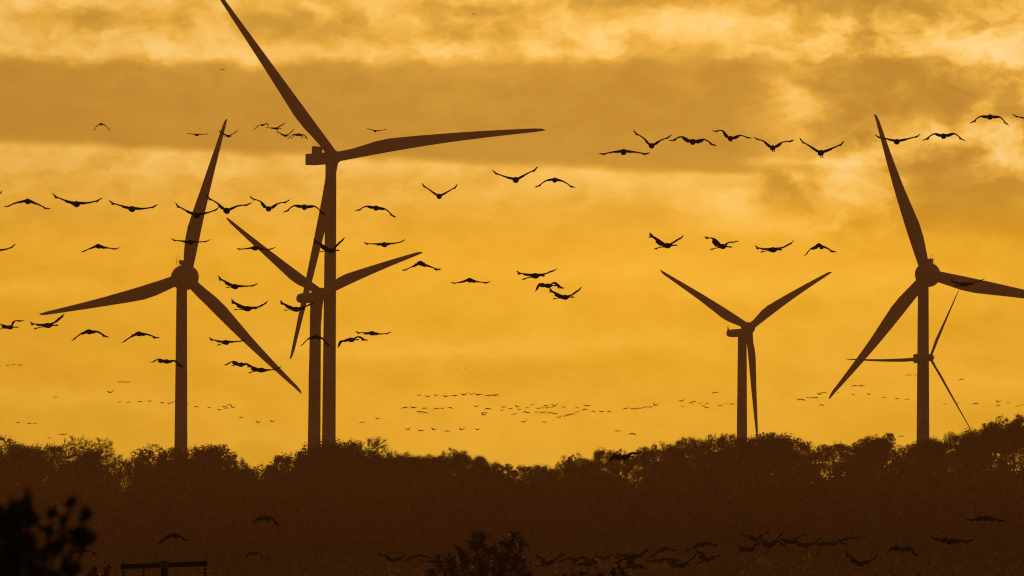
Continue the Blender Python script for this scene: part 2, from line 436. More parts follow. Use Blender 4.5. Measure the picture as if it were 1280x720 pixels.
turbine('tallest turbine, box nacelle with slotted cooler, one blade cut off by the frame top', 2000, (418, 196.5), R(36), (413.4, 207, 410.2), (13.6, 18.6),
        [(262, -18), (680.5, 150), (363, 451.5)], 17.0, 'cooler', BLADE_V, 1, nac={'len': 9.6, 'h': 14, 'w': 1.5, 'zo': -.6, 'hub': 8.6}, bend=(0, -4, -1))
turbine('smaller turbine beside the tallest, two blades raised in a V, third before its tower', 1900, (401, 367), R(34), (394.2, 377, 391.4), (13.6, 17.6),
        [(284, 276), (526, 311), (386, 512)], 14.0, '', BLADE_V, 1, nac={'len': 8.6, 'h': 14, 'w': 1.5, 'zo': -4.5, 'hub': 7.5, 'round': 1}, bend=(-1, -2, 4))
turbine('separate turbine with rear fin, two raised blades and one hanging beside its tower', 2100, (936, 410), R(32), (928.2, 420, 927), (11, 15.2),
        [(822.5, 341), (1041, 336.5), (945.5, 546)], 12.6, 'fin', BLADE_V, 1, nac={'len': 8.6, 'h': 11, 'w': 1.4, 'zo': -5.5, 'hub': 7.5, 'round': 1}, bend=(1, -2, 0))
turbine('tall round-hubbed turbine doubled by a small one, one blade cut off by the frame edge', 2000, (1158.8, 343), R(-12), (1154.8, 355, 1153.6), (13.4, 17.8),
        [(1095.5, 140.5), (1359, 386), (1036.5, 497.5)], 18.0, 'mast_right', BLADE_E, -1, egg=15.6, bend=(2, 1, 2))
turbine('small thin-bladed turbine standing before the tower of a tall round-hubbed turbine', 1850, (1162.5, 447), R(48), (1155.6, 455, 1155.3), (7.0, 9.6),
        [(1050.5, 453), (1200.5, 360), (1217.5, 539)], 4.6, 'small', BLADE_V, 1, nac={'len': 3.0, 'h': 11, 'w': 1.1, 'zo': -.8, 'hub': 4.6}, bend=(-2, 0, 0))

# ------------------------------------------------------------------ trees
def tree_proto(seed, kind, H=12.0, Rw=3.3):
    rg = np.random.default_rng(seed); rnd = random.Random(seed)
    nz = lambda p, f: mnoise.noise(p * f + Vector((seed * 7.3, seed * 3.1, seed)))
    tr = MB(); fork = Vector((rnd.uniform(-.2, .2), rnd.uniform(-.2, .2), H * .3))
    tr.tube([(0, 0, -.6), (0, 0, .3), fork * .6, fork], [.27, .22, .19, .17], 8)
    zc, ry = H * .66, H * .33
    # main limbs
    tr0 = tr; tr = MB(); lead = Vector((rnd.uniform(-.5, .5), rnd.uniform(-.5, .5), H * .88))
    axes = [[fork, fork.lerp(lead, .5) + Vector((.15, -.1, 0)), lead]]
    for i in range(9):
        an = i * 2.4 + rnd.uniform(-.4, .4); z1 = H * rnd.uniform(.5, .9)
        rr = Rw * math.sqrt(max(.1, 1 - ((z1 - zc) / ry) ** 2)) * rnd.uniform(.6, .85)
        s0 = fork.lerp(lead, rnd.uniform(0, .5)); e = Vector((math.cos(an) * rr, math.sin(an) * rr, z1))
        axes.append([s0, s0.lerp(e, .5) + Vector((0, 0, -.4 + rnd.uniform(-.2, .3))), e])
    nodes = []
    for i, (a_, b_, c_) in enumerate(axes):
        lt_ = .55 if kind == 'bare' else .8
        tr.tube([a_, b_, c_], [.13 * lt_ if i == 0 else .09 * lt_, .06 * lt_, .02], 6)
        nodes += [a_.lerp(b_, .6), b_, b_.lerp(c_, .5), c_]
    N = {'lacy': 430, 'dense': 620, 'bare': 420}[kind]; thr = {'lacy': -.04, 'dense': -.24, 'bare': -.35}[kind]
    cl = []; tries = 0
    while len(cl) < N and tries < 60000:
        tries += 1
        d = Vector((rnd.gauss(0, 1), rnd.gauss(0, 1), rnd.gauss(0, 1))).normalized()
        r = rnd.random() ** (1 / 2.8); lim = 1 + .42 * nz(d, 1.8) + .22 * nz(d, 4.5)
        if r > lim: continue
        p = Vector((d.x * r * Rw, d.y * r * Rw, zc + d.z * r * ry))
        if p.z > H or nz(p, .62) < thr: continue
        cl.append(p)
    top = max(p.z for p in cl); 
    for p in cl:
        p.z *= H / top
        j = min(nodes, key=lambda q: (q - p).length + (1.5 if q.z > p.z else 0))
        if (j - p).length > .3:
            tr.tube([j, j.lerp(p, .5) + Vector((rnd.uniform(-.15, .15), rnd.uniform(-.15, .15), -.08)), p], [.02, .013, .006], 3, False)
        if kind == 'bare':
            for _k in range(8):
                tr.tube([j.lerp(p, rnd.uniform(.4, 1)), p + Vector((rnd.uniform(-.35, .35), rnd.uniform(-.35, .35), rnd.uniform(-.15, .35)))], [.020, .010], 3, False)
    C = np.array([tuple(p) for p in cl])
    per = {'lacy': 14, 'dense': 20, 'bare': 3}[kind]; sp = {'lacy': .20, 'dense': .30, 'bare': .22}[kind]
    C = np.repeat(C, per, 0) + rg.normal(0, sp, (len(cl) * per, 3))
    m = M_leafB if (kind == 'dense' and seed % 2) else M_leafA
    crown = quad_mesh('crown', C, .25 if kind != 'bare' else .13, rg, m, .75)
    return tr0.mesh('trunk', M_bark), crown, tr.mesh('branches', M_bark)
PROT = {'lacy': [tree_proto(s, 'lacy') for s in (1, 2, 3, 4, 5)], 'dense': [tree_proto(s, 'dense') for s in (11, 12, 13, 14)], 'bare': [tree_proto(s, 'bare') for s in (21, 22)]}
TREES = [(-46, 552, 40, 'D'), (-20, 549, 42, 'L'), (5, 546, 46, 'L'), (24, 555, 30, 'D'), (44, 557, 34, 'D'), (66, 556, 32, 'L'), (94, 545, 44, 'B'), (126, 547, 36, 'B'), (112, 562, 34, 'D'), (150, 569, 34, 'L'),
         (172, 564, 34, 'L'), (190, 557, 44, 'L'), (216, 560, 34, 'L'), (238, 560, 34, 'L'), (257, 557, 38, 'D'), (274, 556, 40, 'L'), (291, 568, 34, 'L'), (308, 586, 32, 'D'), (326, 581, 30, 'L'),
         (342, 580, 26, 'L'), (357, 568, 38, 'L'), (373, 566, 38, 'L'), (392, 557, 44, 'D'), (411, 552, 44, 'D'), (430, 551, 40, 'D'), (447, 552, 30, 'L'), (469, 546.5, 52, 'B'), (466, 566, 36, 'D'),
         (490, 568, 28, 'D'), (506, 567, 28, 'D'), (520, 571, 26, 'D'), (534, 569, 24, 'D'), (547, 571, 24, 'D'), (564, 560, 26, 'L'), (577, 564.5, 26, 'D'), (600, 571, 20, 'D'), (614, 578, 28, 'D'),
         (634, 580, 24, 'L'), (654, 582, 26, 'L'), (675, 583, 32, 'D'), (690, 585, 24, 'D'), (708, 570, 26, 'L'), (721, 567, 26, 'L'), (738, 576, 34, 'D'), (757, 562, 38, 'L'), (774, 562, 30, 'L'),
         (790, 571, 30, 'L'), (806, 559, 32, 'L'), (824, 554, 40, 'L'), (842, 555, 32, 'D'), (860, 547, 34, 'L'), (877, 548, 30, 'B'), (892, 545, 40, 'L'), (910, 543, 38, 'L'), (929, 547, 34, 'L'),
         (945, 545, 34, 'D'), (962, 541, 40, 'L'), (980, 543, 36, 'D'), (997, 549, 30, 'L'), (1010, 551, 20, 'B'), (1016, 563, 26, 'L'), (1030, 556, 28, 'L'), (1045, 554, 30, 'L'), (1062, 557, 26, 'L'),
         (1077, 550, 32, 'L'), (1091, 545, 32, 'D'), (1104, 548, 22, 'D'), (1111, 541, 15, 'L'), (1124, 557, 24, 'L'), (1137, 555, 28, 'B'), (1150, 552, 30, 'D'), (1165, 547, 26, 'D'), (1177, 551, 26, 'D'),
         (1187, 539, 17, 'B'), (1198, 544, 28, 'L'), (1214, 537, 36, 'D'), (1230, 545, 30, 'L'), (1239, 528, 26, 'D'), (1252, 521, 36, 'L'), (1268, 525, 30, 'D'), (1284, 516, 36, 'L'), (1308, 518, 40, 'D'), (1335, 522, 40, 'L')]
ORD = ['first', 'second', 'third', 'fourth', 'fifth', 'sixth', 'seventh', 'eighth', 'ninth', 'tenth', 'eleventh', 'twelfth', 'thirteenth', 'fourteenth', 'fifteenth', 'sixteenth', 'seventeenth', 'eighteenth', 'nineteenth', 'twentieth']
SEG = [(-99, 85, 'in the edge thicket'), (85, 219, 'next to the lone turbine, edge side'), (219, 300, 'just past the lone tower'), (300, 385, 'in the dip before the twin towers'),
       (385, 460, 'beneath the twin towers'), (460, 556, 'just past the twin towers'), (556, 592, 'in the hump above the bottom tree'), (592, 699, 'in the lowest stretch of skyline'),
       (699, 765, 'just before the treetop crane'), (765, 850, 'from the treetop crane onward'), (850, 920, 'just before the hanging-blade turbine'), (920, 1000, 'just past the hanging-blade tower'),
       (1000, 1070, 'in the hollow before the spiky hump'), (1070, 1118, 'in the spiky hump'), (1118, 1180, 'around the doubled turbine foot'),
       (1180, 1233, 'just past the doubled turbine'), (1233, 1400, 'on the highest end of the ridge')]
rt = random.Random(5); cnt = {}
for u, v, wd, ty in sorted([t for t in TREES if t[0] < 219], reverse=True) + sorted([t for t in TREES if t[0] >= 219]):
    kind = {'L': 'lacy', 'D': 'dense', 'B': 'bare'}[ty]
    Y = rt.uniform(1262, 1330) if ty != 'B' else 1335
    if (u, ty) in ((112, 'D'), (466, 'D')): Y = 1255
    tp = P(u, v, Y); z0 = gz(tp.x, Y)
    hgt = tp.z - z0; sxy = wd * Y / F / 6.3 * 1.12
    trunk, crown, boughs = rt.choice(PROT[kind])
    sg = [s for s in SEG if s[0] <= u < s[1]][0]; q = (sg[2], kind); cnt[q] = cnt.get(q, 0) + 1
    desc = {'lacy': 'airy see-through tree', 'dense': 'dense dark leafy tree', 'bare': 'nearly bare twiggy tree'}[kind]
    t = thing({'lacy': 'leafy_tree', 'dense': 'leafy_tree', 'bare': 'bare_tree'}[kind], '%s, %s from the pole, %s' % (desc, ORD[cnt[q] - 1], sg[2]), 'tree', (tp.x, Y, z0), 'trees along the ridge skyline')
    t.rotation_euler = (0, 0, rt.uniform(0, 6.28)); 
    lift = max(0, hgt - 12.0 * sxy)
    for nm, me in (('trunk', trunk), ('crown', crown), ('branches', boughs)):
        o = bpy.data.objects.new(nm, me); COL.objects.link(o); o.parent = t; o.scale = (sxy, sxy, sxy)
        if nm == 'trunk': o.scale = (sxy, sxy, (lift + 3.6 * sxy) / 3.6)
        else: o.location = (0, 0, hgt - 12.0 * sxy)

# the wood that covers the slope
prof = sorted([(u, v) for u, v, wd, ty in TREES if ty != 'B'])
pu, pvv = np.array([p[0] for p in prof], float), np.array([p[1] for p in prof], float)
def canopy_v(u):
    v = np.interp(u, pu, pvv) + 17
    for c, wd, dv in ((162, 20, 25), (143, 12, 14), (795, 16, 34), (770, 14, 14), (986, 10, 24), (1030, 12, 30), (1105, 8, 10), (372, 14, 10), (470, 16, 4), (712, 10, 10), (285, 10, 8)):
        v += dv * math.exp(-((u - c) / wd) ** 2)
    return v
rg = np.random.default_rng(77); cs = []; wsz = []
Yy = 955.0
while Yy < 1275:
    xx = -Yy * .072
    while xx < Yy * .074:
        x_ = xx + rg.uniform(-1.5, 1.5); y_ = Yy + rg.uniform(-3, 3); z0 = gz(x_, y_)
        u = x_ / y_ * F + 640; lim = (760 - canopy_v(u) - rg.uniform(-2, 9)) * y_ / F
        hgt = rg.uniform(7.5, 11.5); zt = min(z0 + hgt, lim); rad = rg.uniform(2.2, 3.4)
        zt = min(lim, z0 + 19) if Yy > 1225 else zt
        zt = max(zt, z0 + 2.5); ch = zt - z0
        fine_ = Yy > 1150; n = (470 if fine_ else 170) if Yy > 975 else 420
        if Yy > 1225: n = int(n * max(1, ch / 7.5))
        wsz.append(np.full(n, .34 if fine_ else .5))
        th = rg.uniform(0, 6.283, n); q = rg.uniform(-.15, 1, n) if Yy > 975 else rg.uniform(-.98, 1, n)
        rr = np.sqrt(np.clip(1 - np.abs(q) ** 2.4, 0, 1)) * rad * rg.uniform(.7, 1.08, n)
        cs.append(np.stack([x_ + np.cos(th) * rr, y_ + np.sin(th) * rr, z0 + ch * (.5 + .5 * q)], 1)); 
        xx += rg.uniform(3.4, 5.2)
    Yy += 8.0 if Yy > 975 else 6.0
cs = np.concatenate(cs)
me = quad_mesh('woodland', cs, np.concatenate(wsz), rg, M_woodland, .75)
o = bpy.data.objects.new('woodland', me); COL.objects.link(o)
tag(o, 'dark unbroken mass of autumn woodland covering the slope below the ridge', 'woodland', None, 'stuff')

# ------------------------------------------------------------------ nearer trees
def near_tree(label, Y, lobes, base_u, leaf, per_px2, mats, seed, name='leafy_tree', nlead=1.0, trunk_r=.12, depth=1.0, shape=6, twig=.012):
    """lobes: (u, v, r) in angular units, given real depth"""
    k = Y / F; rg = np.random.default_rng(seed); rnd = random.Random(seed)
    b = P(base_u, 700, Y); zb = gz(b.x, Y); base = Vector((b.x, Y, zb))
    t = thing(name, label, 'tree', base)
    tr = MB(); pts = [P(u, v, Y) + Vector((0, rnd.uniform(-1, 1) * r * k * 1.2 * depth, 0)) - base for u, v, r in lobes]
    cz = min(p.z for p in pts); fork = Vector((0, 0, max(1.0, cz - 1.2)))
    tr.tube([(0, 0, -.4), (0, 0, .2), fork], [trunk_r * 1.4, trunk_r * 1.1, trunk_r * .8], 10)
    C = []
    for p, (u, v, r) in zip(pts, lobes):
        rk = r * k; mid = fork.lerp(p, .5) + Vector((rnd.uniform(-.1, .1), rnd.uniform(-.1, .1), -.1))
        tr.tube([fork - Vector((0, 0, .1)), mid, p], [trunk_r * .35, trunk_r * .22, twig * 1.4], 6)
        n = max(8, int(per_px2 * r * r))
        nt_ = max(5, int(r * 1.1))
        for i in range(nt_):
            d = Vector((rnd.gauss(0, 1), rnd.gauss(0, 1), rnd.gauss(.15, .9))).normalized() * rk * rnd.uniform(.7, 1.15)
            s0 = p - Vector((0, 0, rk * .5)); tr.tube([s0, p + d * .5, p + d], [twig, twig * .7, twig * .35], 4, False)
            m_ = n // nt_ + 1
            for _ in range(m_):
                f = rnd.random() ** .6
                q = (p + d * f) + Vector((rnd.gauss(0, 1), rnd.gauss(0, 1), rnd.gauss(0, 1))) * (rk * .17)
                C.append(tuple(q))
    tr.obj('trunk', M_bark, t)
    C = np.array(C); h2 = len(C) // len(mats)
    sel = rg.integers(0, len(mats), len(C)) if len(mats) > 1 else np.zeros(len(C), int)
    for i, m in enumerate(mats):
        me = quad_mesh('crown', C[sel == i], leaf, rg, m, .62, shape=shape)
        o = bpy.data.objects.new('crown', me); COL.objects.link(o); o.parent = t
    return t
near_tree('bushy two-topped young tree rising at the bottom centre among low flying cranes', 250,
          [(603, 672, 11), (597, 684, 13), (612, 688, 12), (642, 670, 8), (636, 682, 12), (651, 680, 9), (628, 698, 14), (645, 700, 13), (576, 690, 9), (582, 703, 13), (562, 700, 9), (567, 713, 12), (548, 697, 5), (552, 708, 8), (540, 714, 7),
           (602, 706, 15), (622, 716, 15), (650, 714, 14), (594, 722, 16), (661, 719, 6), (570, 728, 16), (545, 727, 12), (610, 735, 18), (640, 732, 18), (655, 742, 16), (575, 748, 18), (605, 757, 20), (632, 760, 18)],
          600, .085, 1.35, [M_leafN, M_leafR], 3)
near_tree('russet leafy twig tops poking up among low cranes just past the bottom tree', 240,
          [(766, 716, 7), (777, 710, 6), (779, 720, 8), (752, 719, 6), (740, 722, 7), (728, 718, 5), (716, 722, 6), (735, 703, 3.5), (744, 702, 3.5), (706, 719, 3), (690, 722, 3), (759, 728, 10), (735, 734, 12), (770, 735, 12)],
          745, .08, 1.3, [M_leafR, M_leafN], 8, 'sapling', trunk_r=.07)
near_tree('small leafy sapling tip between the blurred foliage and the power pole', 240,
          [(120, 712, 6), (113, 718, 6), (135, 712, 5), (131, 719, 5), (123, 722, 7), (118, 730, 9), (136, 728, 8)], 124, .08, 1.5, [M_leafR], 9, 'sapling', trunk_r=.05)
near_tree('sparse shoot tips just breaking the bottom edge beneath the arched-wing lone crane', 240, [(1118, 720, 2.5), (1124, 721, 2), (1148, 719, 3), (1134, 727, 5), (1122, 731, 6), (1145, 730, 6)], 1130, .05, 1.2, [M_leafR], 10, 'sapling', trunk_r=.04)
near_tree('out-of-focus dark leafy tree filling the bottom corner near the power pole', 40,
          [(28, 634, 17), (12, 650, 16), (38, 648, 13), (18, 668, 20), (0, 640, 12), (36, 672, 14), (66, 641, 8), (76, 652, 6), (88, 630, 7), (93, 626, 4), (107, 644, 9), (104, 650, 7), (96, 668, 10), (112, 671, 11), (104, 678, 10),
           (82, 676, 8), (60, 664, 9), (70, 684, 10), (54, 690, 13), (30, 694, 16), (5, 696, 20), (40, 712, 18), (14, 716, 18), (88, 709, 11), (92, 717, 11), (70, 718, 11), (-15, 665, 20), (-20, 700, 24), (60, 735, 18), (20, 745, 24), (-15, 740, 24)],
          -30, .040, .34, [M_leafN], 4, trunk_r=.05, depth=.8, twig=.004)

# ------------------------------------------------------------------ power pole
Yp = 200; kp = Yp / F; pb = P(205.6, 701, Yp); zg = gz(pb.x, Yp)
pole = thing('power_pole', 'dark wooden power pole with a slightly tilted crossarm, cut by the bottom edge', 'power pole', (pb.x, Yp, zg))
hp = pb.z - zg
m = MB(); m.tube([(0, 0, -.5), (0, 0, hp * .5), (0, 0, hp - .02), (0, 0, hp)], [.13, .105, .086, .07], 14); m.obj('pole', M_wood, pole, True)
arm = MB(); xa = (151.5 - 205.6) * kp; xb = (259.8 - 205.6) * kp; za = -(708 - 701) * kp; zb_ = -(704 - 701) * kp
ax = Vector((xb - xa, 0, zb_ - za)).normalized()
arm.box(Vector(((xa + xb) / 2, -.12, hp + (za + zb_) / 2 - .01)), ((xb - xa) / 2, .045, .062), (ax, Vector((0, 1, 0)), ax.cross(Vector((0, 1, 0)))), .012)
armo = arm.obj('crossarm', M_wood, pole)
bk = MB(); bk.box(Vector((0, -.115, hp - .10)), (.12, .075, .085)); bk.obj('bracket', M_steel, pole)
for u, hi in ((154.5, 700.5), (180, 703), (256.3, 698)):
    x_ = (u - 205.6) * kp; zc = hp + za + (zb_ - za) * (x_ - xa) / (xb - xa)
    i = MB(); i.tube([(x_, -.12, zc - .2), (x_, -.12, hp - (hi - 701) * kp)], [.018, .016], 8)
    i.obj('bolt', M_steel, armo)
    i = MB(); z = zc - .10; pts = [z, z - .02]; rad = [.012, .02]
    prs = [(0, .014)]
    for s_ in range(4):
        b_ = -.05 - s_ * .085; prs += [(b_, .022), (b_ - .012, .055), (b_ - .035, .062), (b_ - .04, .025)]
    prs += [(-.43, .018), (-.5, .018)]
    i.tube([(x_, -.12, zc - .07 + q) for q, _ in prs], [r for _, r in prs], 12)
    i.obj('insulator', M_glass, armo, True)

# ------------------------------------------------------------------ cranes
def catmull(p, n):
    P4 = [p[0] * 2 - p[1]] + list(p) + [p[-1] * 2 - p[-2]]; out = []
    for i in range(1, len(P4) - 2):
        for j in range(n):
            t = j / n; a, b, c, d = P4[i - 1:i + 3]
            out.append(.5 * ((2 * b) + (c - a) * t + (2 * a - 5 * b + 4 * c - d) * t * t + (3 * b - a - 3 * c + d) * t ** 3))
    out.append(P4[-2]); return out
def crane_mesh(Lw, Lt, Rw_, Rt, pitch=12, seed=0, lod=0, neck=0.0, legs=0.0, chord=1.0, thick=1.0):
    """wing wrists and tips given in metres (x right, z up) in the bird's own frame; body along +y"""
    rnd = random.Random(seed); m = MB(); nb = 6 if lod else 12
    # one lofted surface from tail tip through body, neck and head to bill
    sp = [(-.60, .02, .015, .004), (-.50, .02, .085, .016), (-.36, .01, .105, .045), (-.22, .0, .115, .085), (-.05, -.01, .135, .125), (.12, -.01, .13, .125), (.26, .0, .095, .09), (.36, .012, .058, .055), (.48, .02 + neck * .2, .038, .038), (.64, .02 + neck * .6, .030, .030),
          (.76, .02 + neck, .030, .032), (.82, .03 + neck, .040, .044), (.88, .03 + neck, .034, .036), (.93, .022 + neck, .017, .017), (1.04, .012 + neck, .004, .005)]
    m.loft([[Vector((math.cos(t) * a, y, z + math.sin(t) * b)) for t in (2 * math.pi * j / nb for j in range(nb))] for y, z, a, b in sp])
    for s in (-1, 1):
        ang = legs
        p0 = Vector((s * .045, -.18, -.06)); p1 = Vector((s * .04, -.62, -.06 - ang * .5)); p2 = Vector((s * .04, -1.0, -.07 - ang)); p3 = Vector((s * .045, -1.14, -.10 - ang * 1.15))
        m.tube([p0, p0.lerp(p1, .35), p1, p2, p3], [.05, .028, .017, .016, .026], 4 if lod else 6)
    for s, Wp, Tp in ((-1, Lw, Lt), (1, Rw_, Rt)):
        S = Vector((s * .07, .14, .04)); Wv = Vector((Wp[0], .20, Wp[1])); Tv = Vector((Tp[0], -.06, Tp[1]))
        path = catmull([S, Wv, Tv], 3 if lod else 6)
        n = len(path) - 1; cut = int(round(n * .86)); rings = []; last = None
        for i in range(cut + 1):
            f = i / n; c = (.46 + .10 * math.sin(min(1, f / .5) * math.pi) * .6 - .14 * f - .12 * max(0, f - .6)) * chord
            th = (.15 if lod else .072) * (1 - f) + (.05 if lod else .034)
            th *= thick
            d = (path[min(i + 1, n)] - path[max(i - 1, 0)]).normalized()
            back = Vector((0, -1, 0)); back = (back - d * back.dot(d)).normalized()
            upv = d.cross(back) * -s; upv = upv if upv.z > 0 else -upv
            pt = R(pitch * (1 - .95 * f)); cdir = back * math.cos(pt) - upv * math.sin(pt)
            nd = cdir.cross(d).normalized(); nd = nd if nd.dot(upv) > 0 else -nd
            p = path[i]
            rings.append([p, p + cdir * (.2 * c) + nd * (th * .55), p + cdir * (.6 * c) + nd * (th * .35), p + cdir * c, p + cdir * (.6 * c) - nd * (th * .10), p + cdir * (.2 * c) - nd * (th * .35)])
            last = (p, cdir, nd, d, c)
        m.loft(rings)
        p, cdir, nd, d, c = last; tipv = path[-1] - p
        nf = 3 if lod else 6
        for k in range(nf):
            g_ = k / (nf - 1); st = p + cdir * (c * (.06 + .78 * g_)) - tipv * .12
            ln = 1.12 - .30 * g_
            en = st + tipv * ln + cdir * (c * (.02 + .34 * g_)) + nd * ((.5 - g_) * .14 + rnd.uniform(-.02, .02)); mid = st.lerp(en, .55) + nd * .008
            w0 = .042 if not lod else .06
            rr = []
            for q, ww in ((st, w0), (mid, w0 * .85), (en, w0 * .25)):
                tt = (.045 if lod else .024 * thick) * (ww / w0); rr.append([q - cdir * ww, q + nd * tt, q + cdir * ww, q - nd * tt])
            m.loft(rr)
    me = m.mesh('crane', M_feather, True)
    return me
CRANES = []
def crane(label, body, lw, lt, rw, rt_, th=0, pitch=12, group='cranes of the nearer flock', span=2.15, **kw):
    th *= .62; pitch = (9 if group == G5 else 4) + pitch * (.62 if pitch < 14 else .85)
    th_ = R(th); c, s = math.cos(th_), math.sin(th_)
    def arc(k_):
        tot = 0
        for w_, t_ in ((lw, lt), (rw, rt_)):
            a = Vector(((w_[0] - body[0]) / c, w_[1] - body[1])); b = Vector(((t_[0] - w_[0]) / c, t_[1] - w_[1])); tot += a.length + b.length
        return tot
    if group == G5: span *= .76        # wings foreshortened by banking
    k = span / arc(1); Y = k * F
    Y = min(max(Y, 210), 900); k = Y / F
    def loc(p, y):
        dx = (p[0] - body[0]) * k; return ((dx - y * s) / c, -(p[1] - body[1]) * k)
    me = crane_mesh(loc(lw, .2), loc(lt, -.06), loc(rw, .2), loc(rt_, -.06), pitch, len(CRANES), thick=1.6 if group == G5 else 1.1, **kw)
    o = bpy.data.objects.new('crane', me); COL.objects.link(o)
    o.location = P(body[0], body[1], Y); o.rotation_euler = (0, 0, -th_)
    tag(o, label, 'bird', group); CRANES.append((Y, body))
G1 = 'small cranes crossing the dark cloud'; G2 = 'cranes in the long upper row'; G3 = 'cranes gliding around the lone and twin towers'; G4 = 'cranes flying above and beyond the hanging-blade turbine'; G5 = 'cranes low over the dark woodland'
C = crane
# small flock across the cloud
C("small lone crane with drooped wings in the dark cloud, beyond the lone round-hubbed turbine", (126.5, 155), (120.5, 158), (117, 164.5), (132.5, 157.5), (137.5, 163.8), 0, 8, G1, legs=.1)
C("small crane gliding flat beside the upright blade tip of the lone turbine", (246, 168.6), (240, 167.2), (233.5, 167.2), (254, 167.8), (262, 167.6), 12, 6, G1)
C("small crane with V wings crossing the upright blade tip of the lone turbine", (285.5, 170), (279.5, 166.8), (273, 163), (292, 167), (299, 162.6), 25, 8, G1)
C("small crane with arched wings, outermost of four beside the tallest turbine's cut-off blade", (328.1, 156.2), (323.2, 157), (317.5, 162.9), (334.2, 154.3), (336.9, 158.6), 25, 10, G1)
C("small crane with one wing raised, second outermost of four beside the cut-off blade", (345.6, 160.6), (340, 159.4), (332.5, 159.6), (351.6, 157.2), (357.8, 154.4), 42, 8, G1)
C("small crane with V wings, third outermost of four beside the cut-off blade", (356.9, 169.4), (351.2, 166.5), (345.6, 163.7), (363.3, 166.3), (368.7, 161.9), 30, 8, G1)
C("small crane with drooping wings closest to the tallest turbine's slotted cooler", (373.6, 168.2), (366, 168.2), (359.2, 174.8), (381.4, 169.2), (384.8, 175.4), 15, 16, G1)
C("small crane half hidden behind another, next to the tallest turbine's slotted cooler", (371.2, 168.4), (367.4, 169.4), (364.8, 174.6), (377, 170), (380.3, 173.8), 10, 12, G1, span=1.6)
C("small lone crane gliding above the long level blade of the tallest turbine", (469, 163.8), (463, 161.7), (458, 160.3), (476, 163), (484.2, 161.9), 5, 8, G1)
# upper left row
C("crane cut off by the frame edge, one wing showing, first of the upper row", (-24, 249), (-40, 246), (-54, 242), (-8, 246), (4.8, 239.8), 0, 12, G2)
C("first whole crane of the upper row before the lone turbine, wings drooping", (34.7, 251.5), (18, 254), (5.5, 260.5), (49, 256), (63, 263.3), 0, 12, G2)
C("second whole crane of the upper row before the lone turbine, tips raised", (95.5, 254.8), (80, 249.8), (63.7, 243.2), (112, 253), (129.5, 249.2), 5, 12, G2)
C("third whole crane of the upper row, gliding level before the lone turbine", (165, 261), (151, 256.8), (134.5, 252), (181, 260.5), (199, 257.3), 3, 12, G2)
C("crane with V wings directly over the upright blade of the lone turbine", (246, 268.8), (231, 262.2), (217, 254), (261, 265.2), (276, 260), 3, 12, G2)
C("crane with steep V wings just past the upright blade of the lone turbine", (283.5, 263.2), (272, 254), (255.5, 244.5), (297.5, 257.3), (316, 255.5), 3, 12, G2)
C("crane with kinked raised wings midway between upright blade and tallest tower", (335.7, 260.8), (325.5, 251.6), (310.7, 247), (348, 254), (363.7, 251.7), 0, 14, G2)
C("crane with arched wings touching the tallest turbine's tower in the upper row", (380.5, 258.6), (367, 257), (354.5, 267.5), (394.5, 258.2), (407, 270.5), 0, 14, G2)
C("lone crane with arched wings just past the tallest tower, below its level blade", (470, 259.8), (457, 257.8), (443.7, 265.7), (483, 262), (494.5, 273.7), 0, 14, G2)
C("lone crane with narrow symmetric V wings below the tallest turbine's level blade", (549, 245.2), (537.5, 237.6), (525.5, 229.5), (560.5, 239), (573.7, 231.2), 0, 9, G2)
C("crane with wide V wings beneath the tip of the tallest turbine's level blade", (644.7, 224.6), (631, 220.5), (613.7, 214.5), (657.5, 217.6), (674, 209.5), 0, 10, G2)
C("crane with bowed wings beside the wide V crane near the sky's centre", (693.5, 224.8), (682, 226), (668.7, 236.2), (705, 227), (719, 236.7), 0, 12, G2)
# right row
C("first crane of the cloud row beyond the tallest blade tip, wings nearly level", (779.5, 189.6), (765, 190), (747.5, 194.2), (795, 190), (813, 193.7), 0, 12, G4)
C("crane with steep V wings, second in the cloud row beyond the tallest blade", (814.5, 182), (804, 172), (790, 164.2), (826, 175.2), (841, 170), 0, 12, G4)
C("crane with drooping M-shaped wings, third in the cloud row beyond the tallest blade", (866, 177), (851, 170.6), (836.5, 178.7), (881.5, 174.2), (895, 184.5), 0, 20, G4)
C("crane with wings curled high, fourth in the cloud row beyond the tallest blade", (913, 172.8), (902.5, 162.8), (889.5, 165.7), (926, 169), (940, 174.4), 0, 18, G4, legs=.12)
C("crane with wings swept up, fifth in the cloud row beyond the tallest blade", (966, 184.6), (954, 175.9), (941, 173), (978.5, 177.4), (994, 176.2), 0, 14, G4, legs=.12)
C("crane with open V wings, sixth and last in the cloud row", (1026, 190.8), (1012, 182.2), (997.5, 174), (1042.5, 184.2), (1057, 178), 0, 13, G4, legs=.14)
C("crane gliding across the uppermost blade of the turbine doubled by a small one", (1121, 176.8), (1107, 173), (1091.7, 170), (1136, 173), (1152, 169), 0, 12, G4)
C("crane with arched wings just past the uppermost blade of the doubled turbine", (1179.5, 169.9), (1167, 167.3), (1153.2, 177.5), (1193.7, 167), (1205.7, 178), 0, 15, G4)
C("highest crane past the doubled turbine, wings arched over a bright cloud", (1237.5, 146), (1224.5, 145.7), (1212.5, 156), (1251, 146.6), (1260, 158.5), 0, 15, G4)
C("crane cut off by the frame edge above the doubled turbine, one wing tip showing", (1291, 148.5), (1277, 146.8), (1264, 143.7), (1306, 147), (1320, 144), 0, 10, G4)
C("crane in profile, raised wings, first of four above the hanging-blade turbine", (833.7, 306.8), (824, 298.5), (811, 290.7), (844, 302.5), (855.7, 296.2), 48, 14, G4, neck=.02, legs=.1)
C("crane with broad curled wings, second of four above the hanging-blade turbine", (903, 307.8), (894.5, 298), (880.5, 296.6), (912.5, 303), (924.5, 303), 48, 18, G4, neck=-.03, legs=.1)
